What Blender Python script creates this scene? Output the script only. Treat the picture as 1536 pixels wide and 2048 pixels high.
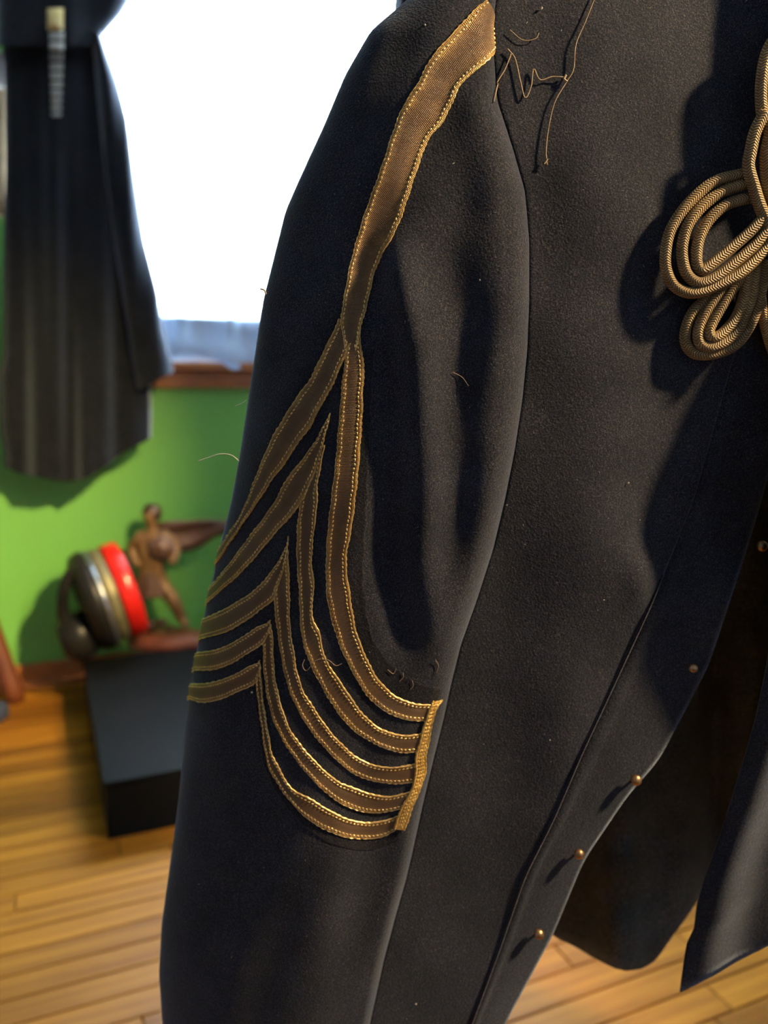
import bpy, bmesh, math, random
import numpy as np
from mathutils import Vector, Matrix, Quaternion
random.seed(7); rng = np.random.default_rng(7)
S = bpy.context.scene
for o in list(bpy.data.objects): bpy.data.objects.remove(o)
COL = S.collection
# ------------------------------------------------------------------ camera
F = 1600.0; CZ = 1.05; PITCH = math.radians(8.8)
cp, sp = math.cos(PITCH), math.sin(PITCH)
CAM = Vector((0, 0, CZ))
cam = bpy.data.cameras.new('camera'); camo = bpy.data.objects.new('camera', cam); COL.objects.link(camo)
camo.location = CAM; camo.rotation_euler = (math.pi/2 - PITCH, 0, 0)
cam.sensor_fit = 'VERTICAL'; cam.sensor_height = 36.0; cam.lens = 36.0*F/2048
cam.clip_start = 0.02
cam.dof.use_dof = True; cam.dof.focus_distance = 0.535; cam.dof.aperture_fstop = 4.2
S.camera = camo
def ray(px, py):
    u = (px-768)/F; v = (1024-py)/F
    return Vector((u, cp+v*sp, -sp+v*cp))
def at(px, py, Y):
    r = ray(px, py); return CAM + r*(Y/r.y)
def hitz(px, py, z=0.0):
    r = ray(px, py); return CAM + r*((z-CZ)/r.z)
# the back wall: runs off to the right and away
ang = math.radians(66.8)
WD = Vector((math.sin(ang), math.cos(ang), 0)); WN = Vector((WD.y, -WD.x, 0))   # along the wall, out of the wall into the room
W0 = hitz(110, 1366)
def W(a, b, z): return W0 + WD*a + WN*b + Vector((0, 0, z))
def hitw(px, py, b=0.0):
    r = ray(px, py); P = W0 + WN*b
    return CAM + r*((P-CAM).dot(WN)/r.dot(WN))
def ab(p): q = p-W0; return q.dot(WD), q.dot(WN)
# ------------------------------------------------------------------ window numbers
wa0 = ab(hitw(105, 400))[0]; wa1 = ab(hitw(1000, 400))[0]
wz0 = hitw(420, 640).z; wz1 = 2.50
RA0, RA1, RB, RZ = -2.6, 4.6, 5.2, 2.80
# ------------------------------------------------------------------ sky, daylight, lamps, exposure
wd = bpy.data.worlds.new('sky'); S.world = wd; wd.use_nodes = True
bg = wd.node_tree.nodes['Background']; bg.inputs[0].default_value = (0.66, 0.83, 1.0, 1); bg.inputs[1].default_value = 68.0
pl = bpy.data.lights.new('window_portal', 'AREA'); pl.shape = 'RECTANGLE'; pl.size = wa1-wa0; pl.size_y = wz1-wz0
po = bpy.data.objects.new('window_portal', pl); COL.objects.link(po)
po.location = W((wa0+wa1)/2, -0.10, (wz0+wz1)/2); po.rotation_euler = (-WN).to_track_quat('Z', 'Y').to_euler()
pl.cycles.is_portal = True
def lamp(name, kind, loc, tgt, power, col, rad, **k):
    l = bpy.data.lights.new(name, kind); l.energy = power; l.color = col; l.shadow_soft_size = rad
    for a, b in k.items(): setattr(l, a, b)
    o = bpy.data.objects.new(name, l); COL.objects.link(o); o.location = loc
    o.rotation_euler = (Vector(tgt)-Vector(loc)).to_track_quat('-Z', 'Y').to_euler(); return o
lamp('key_lamp', 'SPOT', (1.45, 0.14, 2.10), (0.12, .6, 1.0), 360.0, (1.0, 0.73, 0.42), 0.06, spot_size=math.radians(58), spot_blend=0.6)
lamp('wall_lamp', 'SPOT', (0.80, 0.85, 2.15), hitw(-240, 1110), 640.0, (1.0, 0.76, 0.34), 0.05, spot_size=math.radians(38), spot_blend=1.0)
lamp('floor_fill_spot', 'SPOT', (0.85, 1.10, 2.45), hitz(80, 1850), 80.0, (1.0, 0.72, 0.36), 0.05, spot_size=math.radians(66), spot_blend=1.0)  # added fill spot to brighten the boards, no known fixture
S.view_settings.view_transform = 'Standard'; S.view_settings.look = 'None'
S.view_settings.exposure = 0.0; S.view_settings.gamma = 1.0; S.view_settings.use_curve_mapping = False
# ------------------------------------------------------------------ materials
def mat(name, col=(.5, .5, .5), rough=.6, metal=0.0, spec=.5):
    m = bpy.data.materials.new(name); m.use_nodes = True; nt = m.node_tree
    b = nt.nodes['Principled BSDF']; b.inputs['Base Color'].default_value = (*col, 1); b.inputs['Roughness'].default_value = rough
    b.inputs['Metallic'].default_value = metal; b.inputs['Specular IOR Level'].default_value = spec
    return m, nt, b
def N(nt, t, **k):
    n = nt.nodes.new(t)
    for a, v in k.items():
        if a in n.inputs: n.inputs[a].default_value = v
        else: setattr(n, a, v)
    return n
def ramp(nt, src, stops):
    r = N(nt, 'ShaderNodeValToRGB'); nt.links.new(src, r.inputs[0]); e = r.color_ramp.elements
    while len(e) < len(stops): e.new(.5)
    for i, (p, c) in enumerate(stops): e[i].position = p; e[i].color = (*c, 1) if len(c) == 3 else c
    return r
def bump(nt, b, h, s, d):
    n = N(nt, 'ShaderNodeBump'); n.inputs['Strength'].default_value = s; n.inputs['Distance'].default_value = d
    nt.links.new(h, n.inputs['Height']); nt.links.new(n.outputs[0], b.inputs['Normal']); return n
def noise_mat(name, c0, c1, scale, rough=.6, bs=0.0, bd=.002, metal=0., spec=.5, detail=4, stretch=(1, 1, 1)):
    m, nt, b = mat(name, c0, rough, metal, spec)
    tc = N(nt, 'ShaderNodeTexCoord'); mp = N(nt, 'ShaderNodeMapping', Scale=stretch); nt.links.new(tc.outputs['Object'], mp.inputs[0])
    n = N(nt, 'ShaderNodeTexNoise', Scale=scale, Detail=detail); nt.links.new(mp.outputs[0], n.inputs['Vector'])
    r = ramp(nt, n.outputs[0], [(.3, c0), (.7, c1)]); nt.links.new(r.outputs[0], b.inputs['Base Color'])
    if bs: bump(nt, b, n.outputs[0], bs, bd)
    return m
def wool(name, c0, c1, sheen=.5, tint=(.8, .8, .9), fine=1050):
    m, nt, b = mat(name, c0, .95, 0, .12)
    tc = N(nt, 'ShaderNodeTexCoord')
    n1 = N(nt, 'ShaderNodeTexNoise', Scale=fine, Detail=3.0); n2 = N(nt, 'ShaderNodeTexNoise', Scale=24.0, Detail=4.0)
    n3 = N(nt, 'ShaderNodeTexVoronoi', Scale=fine*.55)
    for n in (n1, n2, n3): nt.links.new(tc.outputs['Object'], n.inputs['Vector'])
    r1 = ramp(nt, n1.outputs[0], [(.32, tuple(x*.45 for x in c0)), (.5, c0), (.66, c1), (.78, tuple(x*1.9 for x in c1))])
    r2 = ramp(nt, n2.outputs[0], [(.3, (.7, .7, .7)), (.7, (1.25, 1.2, 1.15))])
    mx = N(nt, 'ShaderNodeMix', data_type='RGBA', blend_type='MULTIPLY'); mx.inputs[0].default_value = 1
    nt.links.new(r1.outputs[0], mx.inputs[6]); nt.links.new(r2.outputs[0], mx.inputs[7]); nt.links.new(mx.outputs[2], b.inputs['Base Color'])
    ad = N(nt, 'ShaderNodeMath', operation='ADD'); nt.links.new(n1.outputs[0], ad.inputs[0]); nt.links.new(n3.outputs[0], ad.inputs[1])
    bump(nt, b, ad.outputs[0], .5, .0005)
    b.inputs['Sheen Weight'].default_value = sheen; b.inputs['Sheen Roughness'].default_value = .45; b.inputs['Sheen Tint'].default_value = (*tint, 1)
    return m
M = {}
M['wool'] = wool('navy_wool', (.0150, .0165, .0245), (.046, .044, .050), .26, (.62, .76, 1.0))
M['velvet'] = wool('black_trim_cloth', (.010, .011, .015), (.030, .029, .032), .2, (.7, .7, .9))
M['lining'] = wool('lining_cloth', (.060, .068, .068), (.10, .105, .095), .1, (.7, .8, .8), 500)
M['farwool'] = wool('charcoal_wool', (.006, .007, .010), (.012, .012, .015), .55, (.7, .8, 1.0), 250)
def uvnodes(nt):
    tc = N(nt, 'ShaderNodeTexCoord'); s = N(nt, 'ShaderNodeSeparateXYZ'); nt.links.new(tc.outputs['UV'], s.inputs[0]); return tc, s
def mth(nt, op, a, bv=None):
    n = N(nt, 'ShaderNodeMath', operation=op)
    for i, x in enumerate((a, bv)):
        if x is None: continue
        if isinstance(x, (int, float)): n.inputs[i].default_value = x
        else: nt.links.new(x, n.inputs[i])
    return n.outputs[0]
# gold lace: fine cross ribs along u (metres), darker silk middle, gold towards the selvedges
m, nt, b = mat('gold_lace', (.2, .11, .04), .42, .45, .5); M['lace'] = m
tc, s = uvnodes(nt)
wv = mth(nt, 'SINE', mth(nt, 'MULTIPLY', s.outputs[0], 2*math.pi/.0011))
wv2 = mth(nt, 'SINE', mth(nt, 'MULTIPLY', s.outputs[1], 2*math.pi*11))
pr = mth(nt, 'MULTIPLY', wv, wv2)
nz = N(nt, 'ShaderNodeTexNoise', Scale=70.0, Detail=5.0); nt.links.new(tc.outputs['Object'], nz.inputs['Vector'])
v_ = mth(nt, 'ABSOLUTE', mth(nt, 'SUBTRACT', s.outputs[1], .5))
rv = ramp(nt, mth(nt, 'ADD', v_, mth(nt, 'MULTIPLY', mth(nt, 'SUBTRACT', nz.outputs[0], .5), .55)), [(.05, (.125, .078, .044)), (.34, (.19, .115, .052)), (.50, (.42, .255, .09))])
rp = ramp(nt, mth(nt, 'ADD', mth(nt, 'MULTIPLY', pr, .5), .5), [(.1, (.6, .6, .6)), (.9, (1.35, 1.3, 1.2))])
mx = N(nt, 'ShaderNodeMix', data_type='RGBA', blend_type='MULTIPLY'); mx.inputs[0].default_value = 1
nt.links.new(rv.outputs[0], mx.inputs[6]); nt.links.new(rp.outputs[0], mx.inputs[7]); nt.links.new(mx.outputs[2], b.inputs['Base Color'])
bump(nt, b, pr, .5, .0006)
M['gold'] = noise_mat('gold_thread', (.52, .33, .11), (1.0, .70, .27), 300, .32, .4, .0005, .65)
M['goldbar'] = noise_mat('gold_bullion', (.50, .30, .07), (1.0, .68, .20), 700, .4, .9, .001, .5)
# braided cord: herringbone on the uv of the tube
m, nt, b = mat('braided_cord', (.2, .14, .07), .6, .12, .4); M['cord'] = m
tc, s = uvnodes(nt)
vv = mth(nt, 'ABSOLUTE', mth(nt, 'SUBTRACT', mth(nt, 'FRACT', mth(nt, 'MULTIPLY', s.outputs[1], 4.0)), .5))
ph = mth(nt, 'ADD', mth(nt, 'MULTIPLY', s.outputs[0], 1/.0018), mth(nt, 'MULTIPLY', vv, 2.0))
sn = mth(nt, 'ADD', mth(nt, 'MULTIPLY', mth(nt, 'SINE', mth(nt, 'MULTIPLY', ph, 2*math.pi)), .5), .5)
gr = mth(nt, 'MULTIPLY', sn, mth(nt, 'ADD', mth(nt, 'MULTIPLY', vv, 1.0), .5))
nz = N(nt, 'ShaderNodeTexNoise', Scale=45.0, Detail=5.0); nt.links.new(tc.outputs['Object'], nz.inputs['Vector'])
r1 = ramp(nt, gr, [(.05, (.13, .085, .036)), (.45, (.26, .18, .085)), (.8, (.42, .30, .14))])
r2 = ramp(nt, nz.outputs[0], [(.3, (.62, .62, .66)), (.65, (1.15, 1.1, 1.0))])
mx = N(nt, 'ShaderNodeMix', data_type='RGBA', blend_type='MULTIPLY'); mx.inputs[0].default_value = 1
nt.links.new(r1.outputs[0], mx.inputs[6]); nt.links.new(r2.outputs[0], mx.inputs[7]); nt.links.new(mx.outputs[2], b.inputs['Base Color'])
bump(nt, b, gr, .8, .0009)
M['thread'] = noise_mat('tan_thread', (.20, .14, .08), (.34, .25, .15), 60, .9)
M['lint'] = mat('lint', (.45, .42, .36), .9)[0]
M['brass'] = noise_mat('worn_brass', (.22, .12, .06), (.45, .27, .13), 200, .33, metal=.9)
M['green'] = noise_mat('green_paint', (.15, .42, .075), (.165, .45, .085), 3, .55, .05, .002)
M['greywall'] = noise_mat('grey_blue_paint', (.52, .60, .72), (.55, .63, .75), 4, .8)
M['plaster'] = noise_mat('ceiling_paint', (.70, .68, .62), (.74, .72, .66), 4, .8)
M['wood_trim'] = noise_mat('stained_trim', (.30, .105, .028), (.46, .17, .05), 6, .4, .1, .001, stretch=(3, 3, 14))
M['chairwood'] = noise_mat('chair_wood', (.10, .026, .010), (.16, .045, .016), 8, .4, stretch=(6, 6, 1))
def plankmat():
    m, nt, b = mat('oak_floor', (.5, .25, .08), .5, 0, .22)
    oi = N(nt, 'ShaderNodeObjectInfo'); tc = N(nt, 'ShaderNodeTexCoord')
    mp = N(nt, 'ShaderNodeMapping', Scale=(2.2, 40.0, 10.0)); nt.links.new(tc.outputs['Object'], mp.inputs[0])
    cb = N(nt, 'ShaderNodeCombineXYZ'); nt.links.new(mth(nt, 'MULTIPLY', oi.outputs['Random'], 50.0), cb.inputs[0]); nt.links.new(mth(nt, 'MULTIPLY', oi.outputs['Random'], 31.0), cb.inputs[1])
    nt.links.new(cb.outputs[0], mp.inputs['Location'])
    n = N(nt, 'ShaderNodeTexNoise', Scale=1.0, Detail=6.0); nt.links.new(mp.outputs[0], n.inputs['Vector'])
    r = ramp(nt, n.outputs[0], [(.25, (.20, .072, .006)), (.55, (.37, .15, .012)), (.8, (.47, .21, .024))])
    r2 = ramp(nt, oi.outputs['Random'], [(0, (.58, .50, .42)), (.35, (.9, .84, .78)), (.7, (1.05, 1.0, .92)), (1, (1.22, 1.16, 1.05))])
    mx = N(nt, 'ShaderNodeMix', data_type='RGBA', blend_type='MULTIPLY'); mx.inputs[0].default_value = 1
    nt.links.new(r.outputs[0], mx.inputs[6]); nt.links.new(r2.outputs[0], mx.inputs[7]); nt.links.new(mx.outputs[2], b.inputs['Base Color'])
    bump(nt, b, n.outputs[0], .08, .001); return m
M['plank'] = plankmat()
M['gap'] = mat('dark_joint', (.10, .045, .015), .8)[0]
M['blackbox'] = noise_mat('satin_black', (.005, .0055, .006), (.008, .0085, .009), 5, .6, spec=.10)
M['black'] = noise_mat('black_enamel', (.008, .008, .008), (.018, .016, .014), 9, .36, spec=.25)
M['olive'] = noise_mat('olive_metal', (.16, .14, .07), (.26, .22, .11), 20, .45, metal=.4)
M['silver'] = mat('dull_silver', (.42, .44, .46), .3, .9)[0]
M['red'] = noise_mat('red_enamel', (.62, .012, .008), (.75, .02, .012), 12, .25)
M['bronze'] = noise_mat('bronze', (.17, .085, .035), (.34, .185, .07), 25, .45, .2, .004, .25)
M['darkbronze'] = noise_mat('dark_bronze', (.045, .026, .02), (.10, .055, .04), 30, .4, metal=.2)
M['capebronze'] = noise_mat('cape_bronze', (.12, .06, .04), (.20, .105, .075), 18, .5, metal=.15)
M['basered'] = noise_mat('red_brown_base', (.16, .04, .018), (.26, .07, .03), 20, .45)
M['tan'] = noise_mat('tan_cloth', (.42, .30, .17), (.52, .38, .22), 40, .9)
M['whitecloth'] = noise_mat('white_cloth', (.7, .7, .72), (.8, .8, .8), 40, .9)
M['bluecloth'] = noise_mat('dark_blue_cloth', (.02, .03, .06), (.035, .045, .08), 60, .9)
M['braid'] = noise_mat('silver_braid', (.20, .20, .19), (.42, .41, .38), 160, .5, .4, .002, .3)
M['goldbraid'] = noise_mat('gold_braid', (.40, .30, .10), (.75, .60, .28), 160, .45, .5, .002, .4)
M['frame'] = noise_mat('white_frame', (.72, .72, .70), (.78, .78, .76), 8, .5)
def curtain_mat():
    m, nt, b = mat('sheer_curtain', (.9, .92, .95), .8); out = nt.nodes['Material Output']
    t = N(nt, 'ShaderNodeBsdfTransparent'); tl = N(nt, 'ShaderNodeBsdfTranslucent'); df = N(nt, 'ShaderNodeBsdfDiffuse')
    tl.inputs[0].default_value = (.92, .95, 1, 1); df.inputs[0].default_value = (.88, .91, .96, 1)
    a = N(nt, 'ShaderNodeMixShader'); a.inputs[0].default_value = .45; nt.links.new(tl.outputs[0], a.inputs[1]); nt.links.new(df.outputs[0], a.inputs[2])
    c = N(nt, 'ShaderNodeMixShader'); c.inputs[0].default_value = .68; nt.links.new(t.outputs[0], c.inputs[1]); nt.links.new(a.outputs[0], c.inputs[2])
    nt.links.new(c.outputs[0], out.inputs[0]); return m
M['curtain'] = curtain_mat()
M['hemcloth'] = noise_mat('hem_daylight_tint', (.50, .67, .95), (.56, .71, .96), 12, .9)  # lower part of the white curtain; cool daylight blue painted into its colour
def glass_mat():
    m, nt, b = mat('window_glass', (1, 1, 1), .0); out = nt.nodes['Material Output']
    t = N(nt, 'ShaderNodeBsdfTransparent'); g = N(nt, 'ShaderNodeBsdfGlossy'); g.inputs['Roughness'].default_value = .02
    c = N(nt, 'ShaderNodeMixShader'); c.inputs[0].default_value = .06; nt.links.new(t.outputs[0], c.inputs[1]); nt.links.new(g.outputs[0], c.inputs[2])
    nt.links.new(c.outputs[0], out.inputs[0]); return m
M['glass'] = glass_mat()
# ------------------------------------------------------------------ object helpers
def link(name, me, m, parent=None, smooth=True, inv=True):
    o = bpy.data.objects.new(name, me); COL.objects.link(o)
    if m: me.materials.clear(); me.materials.append(M[m])
    if smooth: me.shade_smooth()
    if parent:
        o.parent = parent
        if inv: o.matrix_parent_inverse = parent_inv(parent)
    return o
def parent_inv(p):
    mw = Matrix.LocRotScale(p.location, p.rotation_euler, p.scale)
    if p.parent: mw = Matrix.LocRotScale(p.parent.location, p.parent.rotation_euler, p.parent.scale) @ p.matrix_parent_inverse @ mw
    return mw.inverted()
def mesh(name, vs, fs, m, parent=None, smooth=True, uv=None):
    me = bpy.data.meshes.new(name); me.from_pydata([tuple(v) for v in vs], [], fs); me.update()
    if uv is not None:
        l = me.uv_layers.new(name='UVMap'); vi = np.empty(len(me.loops), int); me.loops.foreach_get('vertex_index', vi)
        l.data.foreach_set('uv', np.asarray(uv, dtype=float)[vi].ravel())
    return link(name, me, m, parent, smooth)
def thing(name, label, cat, loc, group=None):
    o = bpy.data.objects.new(name, None); COL.objects.link(o); o.location = loc; o.empty_display_size = .05
    o['label'] = label; o['category'] = cat
    if group: o['group'] = group
    return o
def tag(o, label, cat): o['label'] = label; o['category'] = cat; return o
def struct(o, label=None, cat=None):
    o['kind'] = 'structure'
    if label: o['label'] = label
    if cat: o['category'] = cat
    return o
def boxv(o, ax, ay, az, x0, x1, y0, y1, z0, z1):
    return [o+ax*x+ay*y+az*z for z in (z0, z1) for (x, y) in ((x0, y0), (x1, y0), (x1, y1), (x0, y1))]
BF = [(3, 2, 1, 0), (4, 5, 6, 7), (0, 1, 5, 4), (1, 2, 6, 5), (2, 3, 7, 6), (3, 0, 4, 7)]
Z = Vector((0, 0, 1))
def wboxes(name, boxes, m, parent=None, bev=0.0):
    vs, fs = [], []
    for bx in boxes:
        k = len(vs); vs += boxv(W0, WD, WN, Z, *bx); fs += [tuple(i+k for i in f) for f in BF]
    o = mesh(name, vs, fs, m, parent, False)
    bm = bmesh.new(); bm.from_mesh(o.data); bmesh.ops.recalc_face_normals(bm, faces=bm.faces)
    if bev: bmesh.ops.bevel(bm, geom=bm.edges[:], offset=bev, segments=2, affect='EDGES', profile=.5)
    bm.to_mesh(o.data); bm.free(); return o
def grid(vs_fn, nu, nv, close_u=False):
    """vs_fn(i,j) -> Vector ; i in 0..nu-1 , j in 0..nv-1"""
    vs = [vs_fn(i, j) for j in range(nv) for i in range(nu)]; fs = []
    for j in range(nv-1):
        for i in range(nu if close_u else nu-1):
            i2 = (i+1) % nu; fs.append((j*nu+i, j*nu+i2, (j+1)*nu+i2, (j+1)*nu+i))
    return vs, fs
def solid(o, t, off=0.0):
    md = o.modifiers.new('thickness', 'SOLIDIFY'); md.thickness = t; md.offset = off; return o
def catmull(P, n):
    """resample polyline P (k,d) to n points by arc length through a Catmull-Rom curve"""
    P = np.asarray(P, float); Q = np.vstack([2*P[0]-P[1], P, 2*P[-1]-P[-2]]); out = []
    for i in range(1, len(Q)-2):
        p0, p1, p2, p3 = Q[i-1:i+3]
        for t in np.linspace(0, 1, 12, endpoint=False):
            out.append(.5*((2*p1)+(p2-p0)*t+(2*p0-5*p1+4*p2-p3)*t*t+(3*p1-p0-3*p2+p3)*t**3))
    out.append(P[-1]); out = np.array(out)
    L = np.concatenate([[0], np.cumsum(np.linalg.norm(np.diff(out, axis=0), axis=1))])
    s = np.linspace(0, L[-1], n)
    return np.stack([np.interp(s, L, out[:, k]) for k in range(P.shape[1])], 1)
def tube_data(pts, rad, seg=8, caps=True):
    pts = [Vector(p) for p in pts]; n = len(pts); vs, fs, uv = [], [], []
    T = [(pts[min(i+1, n-1)]-pts[max(i-1, 0)]).normalized() for i in range(n)]
    up = Vector((0, -1, 0)); nrm = (up-T[0]*up.dot(T[0])).normalized(); s = 0
    for i in range(n):
        nrm = (nrm-T[i]*nrm.dot(T[i])).normalized(); bn = T[i].cross(nrm)
        if i: s += (pts[i]-pts[i-1]).length
        r = rad[i] if hasattr(rad, '__len__') else rad
        for k in range(seg+1):
            a = 2*math.pi*k/seg; vs.append(pts[i]+(nrm*math.cos(a)+bn*math.sin(a))*r); uv.append((s, k/seg))
    w = seg+1
    for i in range(n-1):
        for k in range(seg): fs.append((i*w+k, (i+1)*w+k, (i+1)*w+k+1, i*w+k+1))
    if caps:
        fs.append(tuple(range(seg))); fs.append(tuple((n-1)*w+k for k in range(seg-1, -1, -1)))
    return vs, fs, uv
def tube(name, pts, rad, m, parent=None, seg=8):
    vs, fs, uv = tube_data(pts, rad, seg); return mesh(name, vs, fs, m, parent, True, uv)
def lathe(name, prof, m, parent, mtx, seg=40):
    vs, fs = grid(lambda i, j: mtx @ Vector((prof[j][0]*math.cos(2*math.pi*i/seg), prof[j][0]*math.sin(2*math.pi*i/seg), prof[j][1])), seg, len(prof), True)
    o = mesh(name, vs, fs, m, parent)
    return o
def sm(tab, w=30):
    ys = np.arange(-400, 2600.0); a = np.asarray(tab, float)
    v = np.interp(ys, a[:, 0], a[:, 1]); k = np.ones(w)/w
    v = np.convolve(np.pad(v, w, mode='edge'), k, mode='same')[w:-w]
    return lambda y: float(np.interp(y, ys, v))

# =================================================================== THE ROOM
wall_t = .16
wboxes_ = [(RA0, wa0, -wall_t, 0, 0, RZ), (wa1, RA1, -wall_t, 0, 0, RZ), (wa0, wa1, -wall_t, 0, 0, wz0), (wa0, wa1, -wall_t, 0, wz1, RZ)]
struct(wboxes('wall_back', wboxes_, 'green'), 'bright green painted wall under the window', 'wall')
struct(wboxes('wall_left', [(RA0-.1, RA0, 0, RB, 0, RZ)], 'greywall'), 'grey side wall beyond the left edge', 'wall')
struct(wboxes('wall_right', [(RA1, RA1+.1, 0, RB, 0, RZ)], 'greywall'), 'grey side wall beyond the right edge', 'wall')
struct(wboxes('wall_front', [(RA0, RA1, RB, RB+.1, 0, RZ)], 'greywall'), 'grey wall behind the camera', 'wall')
struct(wboxes('ceiling', [(RA0-.1, RA1+.1, -wall_t, RB+.1, RZ, RZ+.1)], 'plaster'), 'plain off white ceiling of the room', 'ceiling')
fl = struct(wboxes('floor', [(RA0-.1, RA1+.1, -wall_t, RB+.1, -.10, -.014)], 'gap'), 'honey coloured strip wood floor', 'floor')
struct(wboxes('baseboard_back', [(RA0, RA1, 0, .016, 0, .085), (RA0, RA1, .016, .032, 0, .022)], 'wood_trim', bev=.003), 'reddish wood baseboard along the green wall', 'baseboard')
struct(wboxes('baseboard_left', [(RA0, RA0+.016, .032, RB, 0, .085)], 'wood_trim', bev=.003), 'reddish wood baseboard beyond the left edge', 'baseboard')
# floor boards
pb = .064; cn = [ab(hitz(x, y)) for x, y in ((-60, 1385), (-60, 2110), (1600, 2110), (1600, 1750), (700, 1385))]
fa0, fa1 = min(c[0] for c in cn), max(c[0] for c in cn); fb1 = max(c[1] for c in cn)
def board(a0, a1, b0, b1):
    g, c = .0011, .0016; L = a1-a0-2*g; w = b1-b0-2*g
    vs = [Vector(v) for v in ((0, 0, -.014), (L, 0, -.014), (L, w, -.014), (0, w, -.014), (0, 0, -c), (L, 0, -c), (L, w, -c), (0, w, -c), (c, c, 0), (L-c, c, 0), (L-c, w-c, 0), (c, w-c, 0))]
    fs = [(0, 1, 5, 4), (1, 2, 6, 5), (2, 3, 7, 6), (3, 0, 4, 7), (4, 5, 9, 8), (5, 6, 10, 9), (6, 7, 11, 10), (7, 4, 8, 11), (8, 9, 10, 11)]
    me = bpy.data.meshes.new('plank'); me.from_pydata([tuple(v) for v in vs], [], fs)
    o = bpy.data.objects.new('plank', me); COL.objects.link(o); me.materials.append(M['plank'])
    return o
# a right-handed frame: boards are laid with x along the wall, y = -(out of the wall)
ZR = math.atan2(WD.y, WD.x)
def put_board(a0, a1, b0, b1):
    o = board(a0, a1, b0, b1); o.location = W(a0+.0011, b1-.0011, 0); o.rotation_euler = (0, 0, ZR)
    o.parent = fl; o.matrix_parent_inverse = Matrix.Identity(4); return o
nb = 0; b_ = 0.0
while b_ < fb1+.1:
    a_ = fa0-.25-random.random()*.8
    while a_ < fa1+.2:
        L = random.uniform(.65, 1.5)
        put_board(a_, a_+L, b_, b_+pb); a_ += L; nb += 1
    b_ += pb
print('boards', nb)
rest = [(RA0, fa0-.3, 0, RB), (fa1+.25, RA1, 0, RB), (fa0-1.1, fa1+1.8, b_, RB)]
rv_, rf_ = [], []
bb = b_
while bb < RB:
    for (x0, x1) in ((RA0, -.6), (-.6, .9), (.9, 2.4), (2.4, RA1)):
        k = len(rv_); rv_ += boxv(W0, WD, WN, Z, x0+.001, x1-.001, bb+.001, min(bb+pb, RB)-.001, -.014, -.001); rf_ += [tuple(i+k for i in f) for f in BF]
    bb += pb
o = mesh('far_planks', rv_, rf_, 'plank', fl, False); o['kind'] = 'stuff'
# window : frame, sash bars, glass, sill
win = struct(thing('window_1', 'bright window behind a sheer white curtain', 'window', W((wa0+wa1)/2, 0, wz0)))
fw = .05
for (x0, x1, z0, z1) in ((wa0, wa0+fw, wz0, wz1), (wa1-fw, wa1, wz0, wz1), (wa0+fw, wa1-fw, wz0, wz0+fw), (wa0+fw, wa1-fw, wz1-fw, wz1)):
    wboxes('window_frame', [(x0, x1, -.12, -.05, z0, z1)], 'frame', win, .004)
zm = wz0+.62
wboxes('meeting_rail', [(wa0+fw, wa1-fw, -.105, -.065, zm-.02, zm+.02)], 'frame', win, .004)
for (z0, z1) in ((wz0+fw, zm-.02), (zm+.02, wz1-fw)): wboxes('pane', [(wa0+fw, wa1-fw, -.088, -.084, z0, z1)], 'glass', win)
zs = hitw(420, 725).z; zs2 = hitw(420, 776).z
wboxes('window_sill', [(wa0-.14, wa1+.14, 0, .05, zs-.03, zs)], 'wood_trim', win, .006)
wboxes('apron', [(wa0-.10, wa1+.10, 0, .02, zs2, zs-.03)], 'wood_trim', win, .004)
wboxes('casing', [(wa0-.09, wa0, 0, .02, zs, wz1+.09)], 'wood_trim', win, .004)
wboxes('casing', [(wa1, wa1+.09, 0, .02, zs, wz1+.09)], 'wood_trim', win, .004)
wboxes('casing', [(wa0, wa1, 0, .02, wz1, wz1+.09)], 'wood_trim', win, .004)
wboxes('stool_back', [(wa0, wa1, 0, .018, zs, wz0)], 'frame', win, .003)
# curtain
ca0, ca1 = wa0-.05, wa1+.10; cur = thing('curtain', 'sheer white curtain glowing in front of the window', 'curtain', W((ca0+ca1)/2, .06, zs))
cbot = sm([(-400, 715), (330, 718), (400, 713), (440, 722), (462, 742), (490, 736), (520, 715), (600, 722), (800, 715), (2600, 718)], 14)
bz = []
for i in range(161):
    a = ca0+(ca1-ca0)*i/160; P = W(a, .052, zs); v = P-CAM; u = v.x/(v.y*cp-v.z*sp)*F+768; bz.append(hitw(u, cbot(u), .052).z)
def cvz(i, z):
    a = ca0+(ca1-ca0)*i/160; t = (z-bz[i])/(2.64-bz[i])
    b = .052+.012*math.sin(a*41)+.006*math.sin(a*67+1+t)+.006*(1-t)**6*math.sin(a*29+2)
    if z < wz0+.02: b += .003*math.sin(z*50+a*9)
    return W(a, b, z)
zt = wz0+.004
def cv2(i, j): return cvz(i, zt+(2.64-zt)*j/40)
def cv3(i, j): return cvz(i, bz[i]+(zt-bz[i])*j/12)
vs, fs = grid(cv2, 161, 41); mesh('curtain_cloth', vs, fs, 'curtain', cur)
vs, fs = grid(cv3, 161, 13); solid(mesh('hem_band', vs, fs, 'hemcloth', cur), .0015)
hv, hf = [], []
hem = [W(ca0+(ca1-ca0)*i/160, .052+.012*math.sin((ca0+(ca1-ca0)*i/160)*41)+.006*math.sin((ca0+(ca1-ca0)*i/160)*67+1)+.006*math.sin((ca0+(ca1-ca0)*i/160)*29+2), bz[i]+.004) for i in range(161)]
tube('curtain_hem', hem, .004, 'hemcloth', cur, 6)
tube('curtain_rod', [W(ca0-.1, .068, 2.645), W(ca1+.1, .068, 2.645)], .009, 'wood_trim', cur, 12)
tube('rod_bracket', [W(ca0-.06, .0, 2.645), W(ca0-.06, .07, 2.645)], .006, 'wood_trim', cur, 8)
tube('rod_bracket', [W(ca1+.06, .0, 2.645), W(ca1+.06, .07, 2.645)], .006, 'wood_trim', cur, 8)

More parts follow.
